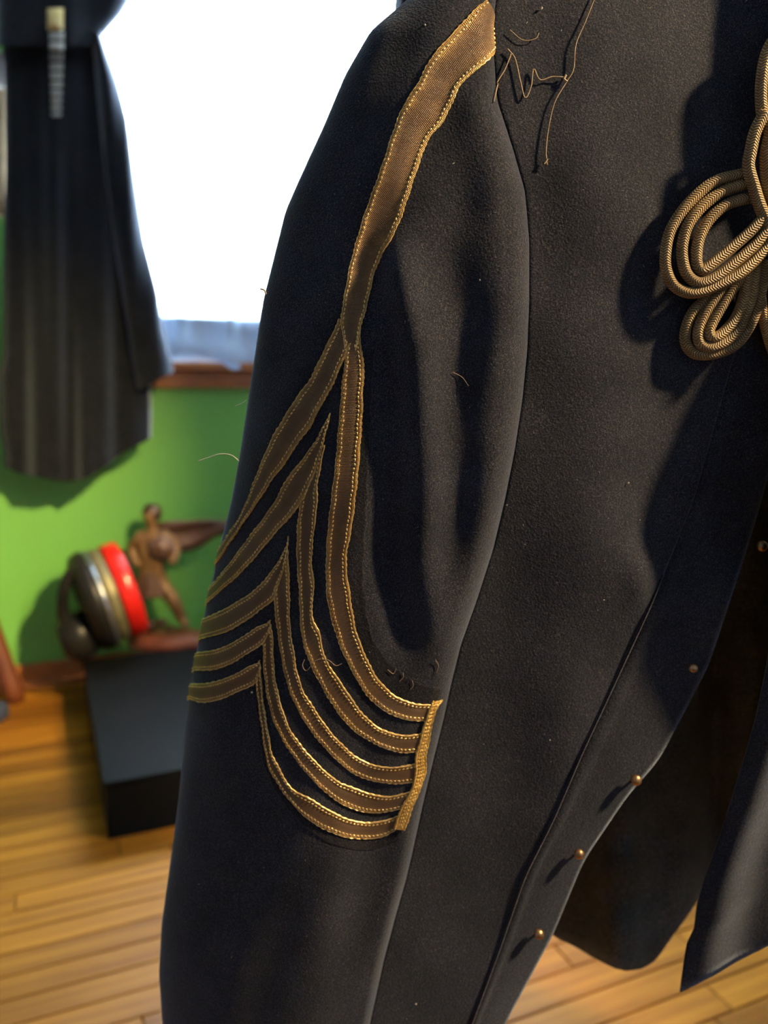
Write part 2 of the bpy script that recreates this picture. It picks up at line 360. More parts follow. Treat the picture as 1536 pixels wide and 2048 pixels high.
# =================================================================== THE BIG COAT
coat = thing('uniform_coat', 'dark navy wool uniform coat with gold lace chevrons on the sleeve, in the foreground', 'coat', at(1200, 1900, .70))
Ls = sm([(-400, 1000), (-110, 980), (-60, 890), (-20, 835), (10, 802), (60, 742), (150, 690), (250, 648), (350, 602), (420, 571), (520, 546), (600, 526), (700, 511), (800, 496), (900, 481), (1000, 463), (1100, 438), (1200, 415), (1300, 394), (1380, 380), (1450, 371), (1600, 357), (1700, 344), (1800, 330), (1850, 323), (1950, 318), (2048, 325), (2150, 338), (2600, 380)], 26)
Rs = sm([(-400, 1010), (-60, 1000), (60, 985), (200, 995), (290, 1024), (380, 1050), (480, 1059), (600, 1059), (700, 1055), (800, 1045), (900, 1030), (1000, 1010), (1100, 986), (1200, 954), (1290, 922), (1370, 902), (1440, 887), (1500, 872), (1600, 848), (1700, 826), (1760, 812), (1830, 792), (1920, 768), (2048, 740), (2150, 716), (2600, 640)], 26)
Yc = sm([(-400, .615), (-100, .605), (100, .595), (300, .588), (600, .580), (900, .578), (1300, .578), (1700, .582), (2100, .590), (2600, .59)], 120)
Th = sm([(-400, .012), (-100, .016), (100, .034), (300, .050), (600, .066), (900, .074), (1400, .074), (2000, .068), (2600, .06)], 120)
folds = [  # path [(y,x)...], amplitude (towards the viewer), sigma px, y fade in/out
    (sm([(400, 770), (560, 795), (700, 832), (850, 850), (1000, 853), (1150, 850), (1350, 862)], 60), .0085, 30, 480, 1280),
    (sm([(300, 880), (500, 905), (650, 918), (800, 912), (1000, 915), (1250, 905)], 60), -.0060, 34, 520, 1150),
    (sm([(180, 955), (300, 975), (450, 1000), (600, 1003), (800, 990), (1000, 962), (1200, 920)], 60), .005, 36, 150, 1240),
    (sm([(300, 790), (500, 748), (700, 772), (900, 776), (1100, 778), (1300, 815)], 60), -.0075, 30, 420, 1280),
    (sm([(1500, 620), (1700, 640), (1900, 660), (2200, 640)], 60), .003, 60, 1560, 2600),
    (sm([(1500, 740), (1700, 735), (2000, 690), (2200, 660)], 60), -.004, 36, 1560, 2600),
    (sm([(100, 800), (400, 640), (700, 580)], 60), -.003, 40, 60, 800),
]
def foldY(x, y):
    s = 0
    for f, a, sg, y0, y1 in folds:
        if y0-80 < y < y1+80:
            w = min(1, max(0, (y-y0+80)/160))*min(1, max(0, (y1+80-y)/160)); w = w*w*(3-2*w)
            d = (x-f(y))/sg
            if abs(d) < 3.5: s += a*w*math.exp(-.5*d*d)
    s += .0012*math.sin(x*.021+y*.006)*math.sin(y*.013+.7)+.0006*math.sin(x*.05+y*.021)
    return s
# body front
frontline = sm([(-400, 1640), (0, 1600), (300, 1560), (600, 1500), (760, 1455), (1000, 1388), (1210, 1303), (1400, 1215), (1500, 1168), (1640, 1108), (1750, 1052), (1900, 1000), (2048, 945), (2600, 740)], 60)
edgeline = sm([(-400, 1700), (0, 1660), (300, 1640), (600, 1600), (900, 1552), (1080, 1500), (1330, 1418), (1520, 1318), (1590, 1256), (1720, 1168), (1870, 1106), (2048, 1010), (2600, 800)], 50)
bf = [((1250, 1130), .007, 70, 130), ((1330, 980), -.006, 50, 150), ((1180, 850), .004, 120, 260), ((1130, 1500), .005, 60, 320), ((1010, 1700), -.001, 60, 300),
      ((1270, 1020), -.004, 40, 60), ((1290, 1150), .006, 26, 50), ((1300, 1090), -.005, 24, 36), ((1240, 300), .006, 200, 240), ((1085, 300), -.002, 40, 220), ((1420, 260), -.004, 90, 300)]
def bodyY(x, y):
    r = Rs(y); fr = frontline(y); t = (x-r)/(fr-r)
    Y = .576+.018*min(1.2, max(0, (x-r)/450))+max(0, min(1, (y-900)/1200))*.02
    if x < r: Y += .00035*(r-x)
    if y < 200: Y += .03*((200-y)/600)**2
    for (cx, cy), a, sx, sy in bf:
        dx, dy = (x-cx)/sx, (y-cy)/sy
        if abs(dx) < 3.5 and abs(dy) < 3.5: Y -= a*math.exp(-.5*(dx*dx+dy*dy))
    Y -= .0012*math.sin(x*.017-y*.008)*math.sin(y*.009+1.2)
    return Y
def bpt(x, y, off=0.0): return at(x, y, bodyY(x, y)-off)
_yr = [bodyY(Rs(y), y) for y in np.arange(-400, 2600, 20.0)]; _yr = np.convolve(np.pad(_yr, 5, mode='edge'), np.ones(11)/11, mode='valid')
def Yr(y): return float(np.interp(y, np.arange(-400, 2600, 20.0), _yr))
def sleeve(phi, y):
    l, r = Ls(y), Rs(y); h = (r-l)/2; x = (l+r)/2-h*math.cos(phi); sn = math.sin(phi)
    k_ = min(1, max(0, (y-1430)/400)); W_0 = .54+.18*k_*k_*(3-2*k_)
    w = (1-math.cos(phi))/2; g = Th(y)/.074; yr = Yr(y); yp = yr-.024*g; yl = yr+.052*g
    if sn >= 0:
        if w < W_0: u = w/W_0; Y = yp+(yl-yp)*(1-math.sqrt(max(0, 1-(1-u)**2)))**1.0
        else:
            u = (w-W_0)/(1-W_0); e = max(0, (u-.84)/.16)
            Y = yp+.009*g*u**1.5+(yr+.003-yp-.009*g)*(1-math.sqrt(max(0, 1-e*e)))
        Y -= foldY(x, y)*min(1, sn*1.6)
    else: Y = yl+(yr+.003-yl)*w-.012*g*sn
    return at(x, y, Y)
def sphi(x, y):
    l, r = Ls(y), Rs(y); return math.acos(max(-1, min(1, ((l+r)/2-x)/((r-l)/2))))
def snorm(phi, y):
    e = .03; du = sleeve(phi+e, y)-sleeve(phi-e, y); dv = sleeve(phi, y+4)-sleeve(phi, y-4)
    return dv.cross(du).normalized()
nfr, nbk = 150, 30
phis = [math.pi*i/nfr for i in range(nfr)]+[math.pi+math.pi*i/nbk for i in range(nbk)]
rows = np.linspace(-110, 2190, 231)
vs, fs = grid(lambda i, j: sleeve(phis[i], rows[j]), len(phis), len(rows), True)
slv = mesh('sleeve', vs, fs, 'wool', coat)
assert snorm(1.5, 900).y < 0
brows = np.linspace(-230, 2240, 200); nc = 110
ytop = sm([(-400, -30), (850, -40), (1000, -85), (1420, -250), (1480, -270), (1640, -270), (1700, -250), (2050, -90), (2600, -60)], 40)
def bodyv(i, j):
    y = brows[j]; r = Rs(y); x0 = r-170; x1 = frontline(y); x = x0+(x1-x0)*i/(nc-1); return bpt(x, max(y, ytop(x)))
vs, fs = grid(bodyv, nc, 200); solid(mesh('front_panel', vs, fs, 'wool', coat), .0028, 1.0)
# the button strip: folds back from the front line
def stripv(i, j):
    y = brows[j]; t = i/15; a = frontline(y); b2 = edgeline(y); x = a-4+(b2-a+4)*t
    Y0 = bodyY(a, y); lo = max(0, min(1, (y-300)/800))
    return at(x, y, Y0+.0025+(.006*t+.005*t*t)*lo-.002*lo*math.exp(-((t-.12)/.06)**2))
vs, fs = grid(stripv, 16, 200); st = mesh('button_strip', vs, fs, 'wool', coat); solid(st, .003, 1.0)
# edge seam cord along the front line
tube('edge_seam', [at(frontline(y)-2, y, bodyY(frontline(y), y)-.0012) for y in np.linspace(1150, 2240, 90)], .0011, 'velvet', coat, 6)
# far side and back of the coat, seen from inside through the opening
hemb = sm([(900, 1800), (1060, 1835), (1105, 1868), (1150, 1888), (1200, 1918), (1245, 1938), (1275, 1936), (1305, 1918), (1340, 1870), (1390, 1795), (1440, 1740), (1520, 1700), (1700, 1680), (2600, 1680)], 20)
def backv(i, j):
    x = 930+(2160-930)*i/89; y1 = hemb(x); y0_ = ytop(x); y = y0_+(y1-y0_)*j/79; t = j/79
    Y = .80+.03*math.sin(x*.018+.5)*t+.02*math.sin(x*.041)*t
    Y += -.035*t*t*math.exp(-((x-1250)/34)**2)+.03*t*math.exp(-((x-1180)/30)**2)+.03*t*math.exp(-((x-1330)/36)**2)
    Y += .004*math.sin(y*.05+x*.02)*math.exp(-((x-1245)/60)**2)*t
    return at(x, y, Y)
vs, fs = grid(backv, 90, 80); solid(mesh('back_lining', vs, fs, 'lining', coat), .004, -1.0)
# left side of the body joining front and back, hidden behind the sleeve
def sidev(i, j):
    y = brows[j]; x = Rs(y)-170; P = bpt(x, max(y, ytop(x))); t = i/9
    x2 = 930; yb = min(max(y, ytop(930)), 1800); Q = at(x2, yb, .80+.0)
    R_ = P.lerp(Q, t); R_.x -= .03*math.sin(t*math.pi); R_.y += .01*math.sin(t*math.pi); return R_
vs, fs = grid(sidev, 10, 200); solid(mesh('side_panel', vs, fs, 'wool', coat), .003, 1.0)
# the other front
oedge = sm([(-400, 1600), (100, 1568), (400, 1562), (800, 1578), (1100, 1572), (1300, 1548), (1400, 1534), (1500, 1512), (1600, 1480), (1700, 1443), (1780, 1408), (1830, 1392), (1875, 1388), (1895, 1372), (1985, 1360), (2600, 1350)], 16)
ohem = sm([(1300, 1990), (1360, 1985), (1375, 1978), (1430, 1950), (1470, 1925), (1536, 1892), (1650, 1850), (1900, 1790), (2600, 1750)], 10)
def oppv(i, j):
    t = j/99; s = (i/59)**1.25
    y0 = -230; yh = 1985
    y = y0+(yh-y0)*t; xe = oedge(y); x = xe+(2130-xe)*s
    y0_ = ytop(x); yy = max(y0_, y0+(ohem(x)-y0)*t)
    xe2 = oedge(yy) if s < .02 else xe
    Y = .580+.040*max(0, (yy-700)/1300)+.015*s-.006*math.exp(-((x-xe-55)/35)**2)*min(1, max(0, (yy-1200)/300))+.005*math.exp(-((x-xe-120)/40)**2)*min(1, max(0, (yy-1300)/300))
    Y += .004*math.sin(x*.03+yy*.01)
    Y -= .034*math.exp(-((yy-1060)/330)**2)*math.exp(-((x-xe)/170)**2)  # unseen edge bulged forward, shaped to throw shade on the button strip
    return at(x, yy, Y)
vs, fs = grid(oppv, 60, 100); solid(mesh('opposite_front', vs, fs, 'wool', coat), .003, 1.0)

# shoulder seam panel over the top, stand collar and the other sleeve (outside the picture)
def shv(i, j):
    x = 835+(2140-835)*i/59; t = j/9; y = ytop(x)
    A_ = at(x, y, bodyY(x, y) if x < frontline(y) else .590+.015*(x-1600)/400); B_ = at(x, y, .80); P = A_.lerp(B_, t); P.z = A_.z+(B_.z-A_.z)*t*.0+.012*math.sin(math.pi*t)
    if t == 1: P = B_
    return P
vs, fs = grid(shv, 60, 10); solid(mesh('shoulder_panel', vs, fs, 'wool', coat), .003, 0)
nk = at(1560, -262, .69)
vs, fs = grid(lambda i, j: nk+Vector((math.cos(2*math.pi*i/40)*.065, math.sin(2*math.pi*i/40)*.075, -.012+.05*j/5)), 40, 6, True); solid(mesh('collar', vs, fs, 'wool', coat), .004)
xc = at(1560, 600, .59).x
def sleeve2(i, j):
    P = sleeve(phis[::4][i], rows[::4][j]); return Vector((2*xc-P.x, P.y+.012, P.z))
vs, fs = grid(sleeve2, len(phis[::4]), len(rows[::4]), True); mesh('sleeve', vs, [f[::-1] for f in fs], 'wool', coat)
# ---- gold lace
def ribbon(name, Lp, Rp, wrap=False, m='lace', sm_m='gold', stitch=True, hgt=.0011, surf='sleeve', wob=.8, rows_t=(.17, .83)):
    n = int(max(np.linalg.norm(np.diff(np.array(Lp, float), axis=0), axis=1).sum(), np.linalg.norm(np.diff(np.array(Rp, float), axis=0), axis=1).sum())/4)+2
    A = catmull(Lp, n); B = catmull(Rp, n)
    ph = random.random()*9
    def conv(E, k):
        out = []
        for i, (x, y) in enumerate(E):
            wv = wob*(math.sin(i*1.9+ph+k)*.7+math.sin(i*.47+2*ph+k*2)*.8+math.sin(i*.13+k)*.6)
            out.append((sphi(x+wv, y), y))
        return out
    a, b2 = conv(A, 0), conv(B, 3)
    if wrap:
        for E in (a, b2):
            p, y = E[-1]; dy = (E[-1][1]-E[-6][1])/5
            k0 = max(p, .0)
            for q in range(1, 13): E.append((p-(p+.75)*q/12, y+4*q*.4+dy*.4*q))
        n = len(a)
    def pos(i, t, h):
        p = a[i][0]+(b2[i][0]-a[i][0])*t; y = a[i][1]+(b2[i][1]-a[i][1])*t
        return sleeve(p, y)+snorm(p, y)*h
    ts = [(0, -.0006), (0, hgt*.7), (.03, hgt*1.25), (.09, hgt*1.1), (.13, hgt*.8), (.3, hgt*.9), (.5, hgt*1.0), (.7, hgt*.9), (.87, hgt*.8), (.91, hgt*1.1), (.97, hgt*1.25), (1, hgt*.7), (1, -.0006)]
    cen = [pos(i, .5, 0) for i in range(n)]; s = [0]
    for i in range(1, n): s.append(s[-1]+(cen[i]-cen[i-1]).length)
    vs, fs = grid(lambda i, j: pos(j, ts[i][0], ts[i][1]), len(ts), n)
    uv = [(s[j], ts[i][0]) for j in range(n) for i in range(len(ts))]
    o = mesh(name, vs, fs, m, coat, True, uv)
    if not stitch: return o
    # stitching: two rows of raised stitches and the twisted selvedge cords
    sv, sf = [], []
    for t0 in rows_t:
        L = [pos(i, t0, hgt*1.0) for i in range(n)]; cum = np.concatenate([[0], np.cumsum([(L[i+1]-L[i]).length for i in range(n-1)])])
        step = .0031; q = 0.0
        while q < cum[-1]-step:
            i0 = min(n-2, int(np.searchsorted(cum, q+step*.5))-1); i0 = max(i0, 0)
            f = (q+step*.5-cum[i0])/max(1e-9, cum[i0+1]-cum[i0]); c = L[i0].lerp(L[i0+1], f)
            tg = (L[i0+1]-L[i0]).normalized(); p = a[i0][0]+(b2[i0][0]-a[i0][0])*t0; yy = a[i0][1]+(b2[i0][1]-a[i0][1])*t0
            nn = snorm(p, yy); bt = tg.cross(nn).normalized()
            tg = (tg+bt*random.uniform(.1, .35)*(1 if t0 < .5 else -1)).normalized(); bt = tg.cross(nn).normalized()
            hl, hw, hh = step*random.uniform(.36, .47), .00050*random.uniform(.8, 1.2), .00065
            k = len(sv)
            for (u_, w_, z_) in ((-1, 0, 0), (-.45, -1, .1), (-.45, 0, 1), (-.45, 1, .1), (.45, -1, .1), (.45, 0, 1), (.45, 1, .1), (1, 0, 0)):
                sv.append(c+tg*hl*u_+bt*hw*w_+nn*hh*z_)
            sf += [(k, k+1, k+2), (k, k+2, k+3), (k+1, k+4, k+5, k+2), (k+2, k+5, k+6, k+3), (k+4, k+7, k+5), (k+5, k+7, k+6)]
            q += step
    for t0 in (.0, 1.0):
        ptsx = [pos(i, t0, hgt*.75) + Vector((0, 0, .00022*math.sin(i*1.7))) for i in range(n)]
        v2, f2, _ = tube_data(ptsx, [.00048+.00015*math.sin(i*2.1) for i in range(n)], 5); k = len(sv)
        sv += v2; sf += [tuple(i+k for i in f) for f in f2]
    so = mesh('stitching', sv, sf, sm_m, o); so['kind'] = 'stuff'
    return o
RB_ = {}
ribbon('backing_cloth', [(712, 720), (700, 830), (690, 930), (680, 1040), (672, 1140), (685, 1230), (715, 1320), (760, 1390), (820, 1420), (858, 1425)],
       [(752, 690), (742, 800), (738, 900), (733, 1020), (729, 1100), (728, 1180), (744, 1268), (780, 1324), (824, 1360), (884, 1380)], m='velvet', stitch=False, hgt=.0004, wob=1.6)
ribbon('backing_cloth', [(512, 1400), (522, 1500), (548, 1575), (590, 1635), (640, 1676), (690, 1696), (740, 1700), (795, 1680)],
       [(530, 1400), (545, 1500), (575, 1565), (610, 1610), (650, 1640), (690, 1655), (740, 1660), (790, 1650)], m='velvet', stitch=False, hgt=.0004, wob=1.6)
ribbon('shoulder_lace', [(973, 2), (947, 23), (902, 72), (864, 117), (837, 166), (807, 215), (788, 264), (769, 321), (751, 370), (732, 423), (717, 472), (701, 529), (688, 604), (684, 645), (692, 700)],
       [(1028, 40), (1007, 72), (985, 110), (958, 136), (924, 166), (909, 196), (887, 242), (856, 279), (838, 325), (826, 362), (807, 423), (788, 468), (769, 502), (751, 544), (735, 604), (721, 655), (712, 700)], rows_t=(.10, .90))
ribbon('chevron_lace', [(680, 638), (664, 671), (645, 710), (622, 759), (596, 794), (573, 830), (550, 869), (531, 912), (508, 970), (485, 1026), (459, 1068), (439, 1099)],
       [(700, 690), (693, 706), (680, 739), (661, 781), (641, 814), (622, 853), (593, 892), (573, 925), (548, 955), (515, 1006), (475, 1066), (437, 1122)], True)
ribbon('chevron_lace', [(697, 690), (690, 729), (685, 772), (682, 820), (677, 869), (671, 934), (664, 999), (655, 1085), (653, 1140), (656, 1196), (668, 1252), (684, 1300), (700, 1332), (720, 1368), (744, 1400), (776, 1424), (812, 1438), (852, 1441)],
       [(719, 658), (723, 703), (728, 735), (724, 780), (723, 837), (718, 918), (711, 983), (703, 1052), (692, 1124), (700, 1196), (712, 1260), (728, 1304), (744, 1340), (764, 1368), (792, 1392), (828, 1406), (864, 1409)])
ribbon('chevron_lace', [(661, 826), (648, 853), (628, 889), (602, 925), (576, 957), (557, 993), (534, 1029), (505, 1068), (479, 1104), (448, 1144), (423, 1172)],
       [(660, 832), (654, 860), (640, 915), (622, 965), (600, 1010), (578, 1038), (552, 1066), (520, 1104), (480, 1148), (440, 1184), (420, 1202)], True)
ribbon('chevron_lace', [(612, 985), (601, 1016), (596, 1060), (596, 1120), (599, 1180), (602, 1240), (608, 1284), (624, 1332), (644, 1372), (668, 1412), (700, 1452), (732, 1476), (772, 1496), (808, 1504), (836, 1501)],
       [(650, 890), (641, 940), (636, 968), (634, 1012), (628, 1060), (624, 1120), (629, 1172), (624, 1208), (627, 1240), (640, 1268), (648, 1308), (668, 1344), (692, 1380), (716, 1416), (748, 1448), (780, 1464), (812, 1470), (843, 1466)])
ribbon('chevron_lace', [(578, 1072), (574, 1092), (564, 1112), (544, 1144), (512, 1180), (476, 1204), (440, 1224), (406, 1239)],
       [(577, 1085), (570, 1130), (558, 1170), (546, 1199), (520, 1220), (488, 1244), (452, 1264), (404, 1277)], True)
ribbon('chevron_lace', [(551, 1172), (550, 1212), (556, 1260), (564, 1308), (572, 1352), (584, 1392), (600, 1424), (620, 1456), (652, 1496), (688, 1532), (720, 1552), (756, 1562), (796, 1566), (830, 1562)],
       [(577, 1100), (580, 1172), (579, 1220), (581, 1260), (588, 1300), (596, 1348), (608, 1384), (628, 1416), (652, 1452), (680, 1484), (712, 1512), (744, 1528), (780, 1534), (808, 1531), (834, 1525)])
ribbon('chevron_lace', [(541, 1240), (532, 1248), (512, 1256), (480, 1278), (440, 1298), (395, 1306)],
       [(543, 1252), (536, 1270), (526, 1286), (500, 1304), (468, 1324), (432, 1338), (392, 1340)], True)
ribbon('chevron_lace', [(528, 1284), (528, 1324), (532, 1364), (540, 1408), (552, 1448), (572, 1488), (600, 1528), (632, 1564), (668, 1596), (704, 1616), (744, 1624), (784, 1620), (808, 1613)],
       [(542, 1246), (547, 1284), (548, 1324), (552, 1364), (558, 1392), (568, 1428), (584, 1464), (608, 1496), (636, 1528), (672, 1560), (700, 1572), (740, 1586), (780, 1592), (818, 1583)])
ribbon('chevron_lace', [(521, 1320), (514, 1327), (496, 1334), (464, 1352), (420, 1366), (383, 1368)],
       [(522, 1334), (518, 1352), (512, 1366), (480, 1381), (440, 1398), (404, 1404), (381, 1397)], True)
ribbon('chevron_lace', [(514, 1364), (518, 1408), (524, 1448), (532, 1500), (540, 1536), (560, 1572), (584, 1604), (616, 1636), (648, 1656), (688, 1672), (728, 1676), (764, 1672), (797, 1655)],
       [(521, 1326), (525, 1376), (530, 1420), (538, 1472), (545, 1508), (564, 1544), (584, 1576), (620, 1596), (652, 1616), (692, 1636), (732, 1644), (768, 1640), (796, 1631)])
ribbon('end_braid', [(866, 1400), (856, 1420), (844, 1460), (832, 1508), (828, 1560), (816, 1588), (796, 1628), (789, 1655)],
       [(882, 1397), (867, 1424), (858, 1468), (850, 1504), (846, 1548), (832, 1588), (821, 1620), (809, 1658)], m='goldbar', sm_m='goldbar', hgt=.0022, rows_t=(.3, .5, .7))

# ---- cord knot on the chest: three cords side by side, standing clear of the cloth
def cordpath(name, P, r=.0039, seg=14):
    n = max(16, len(P)*8); Q = catmull(P, n)
    tube(name, [at(x, y, Y) for x, y, Y in Q], r, 'cord', coat, seg)
def yl(P, Y0, Y1=None):
    Y1 = Y0 if Y1 is None else Y1; k = len(P)-1
    return [(x, y, Y0+(Y1-Y0)*i/k) for i, (x, y) in enumerate(P)]
K = .571
cordpath('cord', yl([(1500, 346), (1468, 352), (1432, 362), (1399, 385), (1366, 420), (1341, 461), (1332, 499), (1332, 537), (1347, 570), (1374, 585), (1404, 583), (1442, 568), (1480, 547), (1520, 510), (1550, 470)], K+.004, K-.002))
cordpath('cord', yl([(1508, 366), (1478, 372), (1442, 385), (1404, 413), (1377, 448), (1365, 487), (1365, 520), (1375, 550), (1399, 566), (1430, 556), (1468, 527), (1513, 487), (1550, 440)], K+.003, K-.003))
cordpath('cord', yl([(1512, 394), (1480, 400), (1447, 413), (1417, 441), (1399, 474), (1393, 507), (1395, 532), (1406, 541), (1432, 522), (1468, 492), (1508, 456), (1540, 420)], K+.003, K-.003))
K2 = .579
cordpath('cord', yl([(1450, 545), (1412, 596), (1386, 624), (1372, 657), (1371, 685), (1384, 704), (1404, 710), (1432, 707), (1466, 693), (1492, 664), (1512, 622), (1524, 570), (1526, 520)], K2+.002))
cordpath('cord', yl([(1462, 550), (1427, 601), (1404, 639), (1396, 668), (1401, 688), (1420, 695), (1446, 686), (1472, 664), (1490, 628), (1504, 588), (1509, 545), (1511, 510)], K2-.001))
cordpath('cord', yl([(1490, 545), (1468, 573), (1442, 614), (1424, 646), (1418, 664), (1428, 676), (1450, 662), (1473, 634), (1487, 596), (1494, 550), (1496, 515)], K2-.002))
cordpath('cord', yl([(1530, 225), (1511, 262), (1501, 304), (1497, 334), (1507, 372), (1519, 410), (1535, 448), (1552, 495), (1562, 560), (1570, 640)], K-.003), .0041)
cordpath('cord', yl([(1545, 250), (1535, 291), (1531, 322), (1536, 372), (1548, 410), (1566, 450), (1590, 500), (1605, 560)], K-.001), .0041)
cordpath('cord', yl([(1590, 40), (1556, 70), (1534, 105), (1523, 165), (1524, 222), (1538, 258), (1560, 290), (1600, 330)], K+.004), .0040)
cordpath('cord', yl([(1600, 66), (1572, 92), (1553, 125), (1546, 170), (1550, 215), (1566, 248), (1606, 290)], K+.004), .0040)
cordpath('cord', yl([(1520, 560), (1524, 620), (1538, 680), (1560, 740)], K2+.004), .0036)
# ---- stray threads
def thread(P, r=.00045, off=.0012, name='thread'):
    Q = catmull(P, len(P)*8); 
    def sp(x, y):
        if x < Rs(y) and y > 160: p = sphi(x, y); return sleeve(p, y)+snorm(p, y)*off
        return bpt(x, y, off+.0012)
    tube(name, [sp(x, y) for x, y in Q], r, 'thread', coat, 6)
thread([(1192, -10), (1170, 45), (1152, 88), (1147, 138), (1134, 162), (1110, 203), (1098, 250), (1092, 300), (1094, 330)])
thread([(1015, 98), (1030, 118), (1040, 160), (1050, 196), (1062, 172), (1067, 138), (1080, 160), (1105, 154), (1132, 155)], .0005)
thread([(1022, 108), (1010, 138), (994, 165), (988, 188), (985, 206)], .0005)
thread([(1020, 60), (1045, 80), (1070, 78), (1078, 66)], .0003)
thread([(1132, 150), (1128, 158), (1134, 164)], .0009)
thread([(610, 1318), (606, 1330), (614, 1340), (632, 1320), (655, 1318), (672, 1330), (684, 1326)], .00022)
thread([(870, 1318), (876, 1330), (872, 1344)], .0002)
thread([(775, 1338), (786, 1346), (792, 1336)], .0002); thread([(798, 1362), (806, 1354), (806, 1344)], .0002); thread([(820, 1378), (826, 1370), (824, 1360)], .0002)
thread([(905, 745), (925, 755), (938, 772)], .0002); thread([(1095, 318), (1088, 328)], .0008)
# hair standing off the sleeve edge
tube('stray_hair', [at(x, y, .563) for x, y in catmull([(478, 922), (462, 910), (440, 908), (420, 914), (396, 922)], 24)], .0003, 'lint', coat, 5)
tube('stray_hair', [at(x, y, .563) for x, y in catmull([(492, 800), (485, 806), (470, 812)], 10)], .00014, 'lint', coat, 5)
tube('stray_hair', [at(x, y, .566) for x, y in catmull([(532, 588), (528, 580), (520, 578)], 8)], .0007, 'thread', coat, 5)
# ---- fuzz on the sleeve edge and lint specks
fv, ff = [], []
def fleck(c, d, L, w):
    k = len(fv); s = d.cross(Vector((.3, .8, .5))).normalized()*w; t = d.cross(s).normalized()*w
    fv.extend([c-s, c+s, c+t, c+d*L*.6+s*.7, c+d*L]); ff.extend([(k, k+1, k+3), (k+1, k+2, k+3), (k+2, k, k+3), (k, k+3, k+4), (k+1, k+3, k+4)])
for q in range(1500):
    y = random.uniform(60, 2040); p = random.uniform(-.5, .35); n_ = snorm(p, y)
    d = (n_+Vector((random.uniform(-.9, .9), random.uniform(-.9, .9), random.uniform(-.9, .9)))).normalized(); fleck(sleeve(p, y), d, random.uniform(.0007, .0026), .00006)
o = mesh('fuzz', fv, ff, 'velvet', coat, False); o['kind'] = 'stuff'
fv, ff = [], []
for q in range(420):
    if random.random() < .45:
        y = random.uniform(20, 2040); x = random.uniform(Ls(y)+30, Rs(y)-15); p = sphi(x, y); c = sleeve(p, y)+snorm(p, y)*.0006
    else:
        y = random.uniform(0, 2040); x = random.uniform(Rs(y)+15, min(1536, frontline(y))-10); c = bpt(x, y, .0012)
    big = random.random() < .10
    d = Vector((random.uniform(-1, 1), random.uniform(-.3, .1), random.uniform(-1, 1))).normalized(); fleck(c, d, random.uniform(.0005, .0016)*(1.3 if big else 1), .00022 if big else .00009)
for (x, y, r) in ((1083, 16, .0011), (1257, 966, .0008), (1014, 1010, .0006), (960, 560, .0006), (505, 1384, .001), (832, 2008, .0009), (1100, 1480, .0006), (1280, 1040, .0005), (850, 50, .0009), (1208, 1200, .0006)):
    if x < Rs(y) and y > 160: p = sphi(x, y); c = sleeve(p, y)+snorm(p, y)*.0008
    else: c = bpt(x, y, .0016) if x > Rs(y) else sleeve(sphi(x, y), y)
    k = len(fv); 
    for v in ((1, 0, 0), (-1, 0, 0), (0, 1, 0), (0, -1, 0), (0, 0, 1), (0, 0, -1)): fv.append(c+Vector(v)*r)
    ff += [(k+a, k+b3, k+c3) for a, b3, c3 in ((0, 2, 4), (2, 1, 4), (1, 3, 4), (3, 0, 4), (2, 0, 5), (1, 2, 5), (3, 1, 5), (0, 3, 5))]
o = mesh('lint_specks', fv, ff, 'lint', coat, False); o['kind'] = 'stuff'
# ---- buttons on the strip: round heads on shanks
def button(px, py, r):
    f = (py-0); Y = bodyY(frontline(py), py)
    t = (px-frontline(py))/(edgeline(py)-frontline(py)); base = at(px-5, py-3, Y+.004+.006*t+.005*t*t); tip = at(px, py, Y+.0025+.006*t+.005*t*t-.008)
    ax = (tip-base).normalized(); q = ax.to_track_quat('Z', 'Y').to_matrix().to_4x4(); mx_ = Matrix.Translation(base) @ q; L = (tip-base).length
    bo = lathe('button', [(0.0001, L-r*.5), (r*.55, L-r*.5), (r*.95, L-r*.1), (r, L+r*.15), (r*.85, L+r*.5), (r*.5, L+r*.72), (.0001, L+r*.8)], 'brass', coat, mx_, 20)
    lathe('shank', [(r*.28, -.002), (r*.26, L*.5), (r*.34, L-r*.4)], 'brass', bo, mx_, 10)
for px, py, r in ((1524, 1092, .0042), (1386, 1336, .0036), (1272, 1560, .0044), (1158, 1708, .0042), (1078, 1868, .0042)): button(px, py, r)

# =================================================================== THE COAT IN THE BACKGROUND
bgc = thing('frock_coat', 'long charcoal coat hanging by the window with a narrow braid strip', 'coat', hitw(150, 940, .12))
bL = sm([(-400, -10), (0, -6), (130, 8), (350, 10), (480, 6), (740, 4), (775, -6), (900, 0), (940, 10), (2600, 10)], 20)
bR = sm([(-400, 200), (0, 196), (100, 200), (300, 232), (500, 262), (700, 290), (880, 303), (2600, 300)], 30)
bhem = sm([(-400, 925), (5, 930), (30, 945), (80, 956), (130, 964), (170, 958), (205, 938), (245, 906), (290, 884), (305, 872), (2600, 870)], 16)
def bgv(i, j):
    t = j/69; s = i/71
    y0 = -160; y = y0+(960-y0)*t
    front = i < 56
    if front:
        q = i/55; x = bL(y)+(bR(y)-bL(y))*q; h = math.sin(math.pi*q)**.6
        b = .115+.085*h+(.022*math.sin(x*.062+.6+y*.002)+.008*math.sin(x*.131+1.3-y*.003))*min(1, t*1.2)*h
    else:
        q = (71-i)/16; x = bL(y)+(bR(y)-bL(y))*(q); b = .115-.033*math.sin(math.pi*q)**.6
    yy = y0+(bhem(x)-y0)*t
    return hitw(x, yy, b)
vs, fs = grid(bgv, 72, 70, True); mesh('coat_body', vs, fs, 'farwool', bgc)
sL = sm([(-400, 150), (60, 178), (100, 186), (300, 205), (500, 230), (700, 262), (790, 288), (2600, 300)], 30)
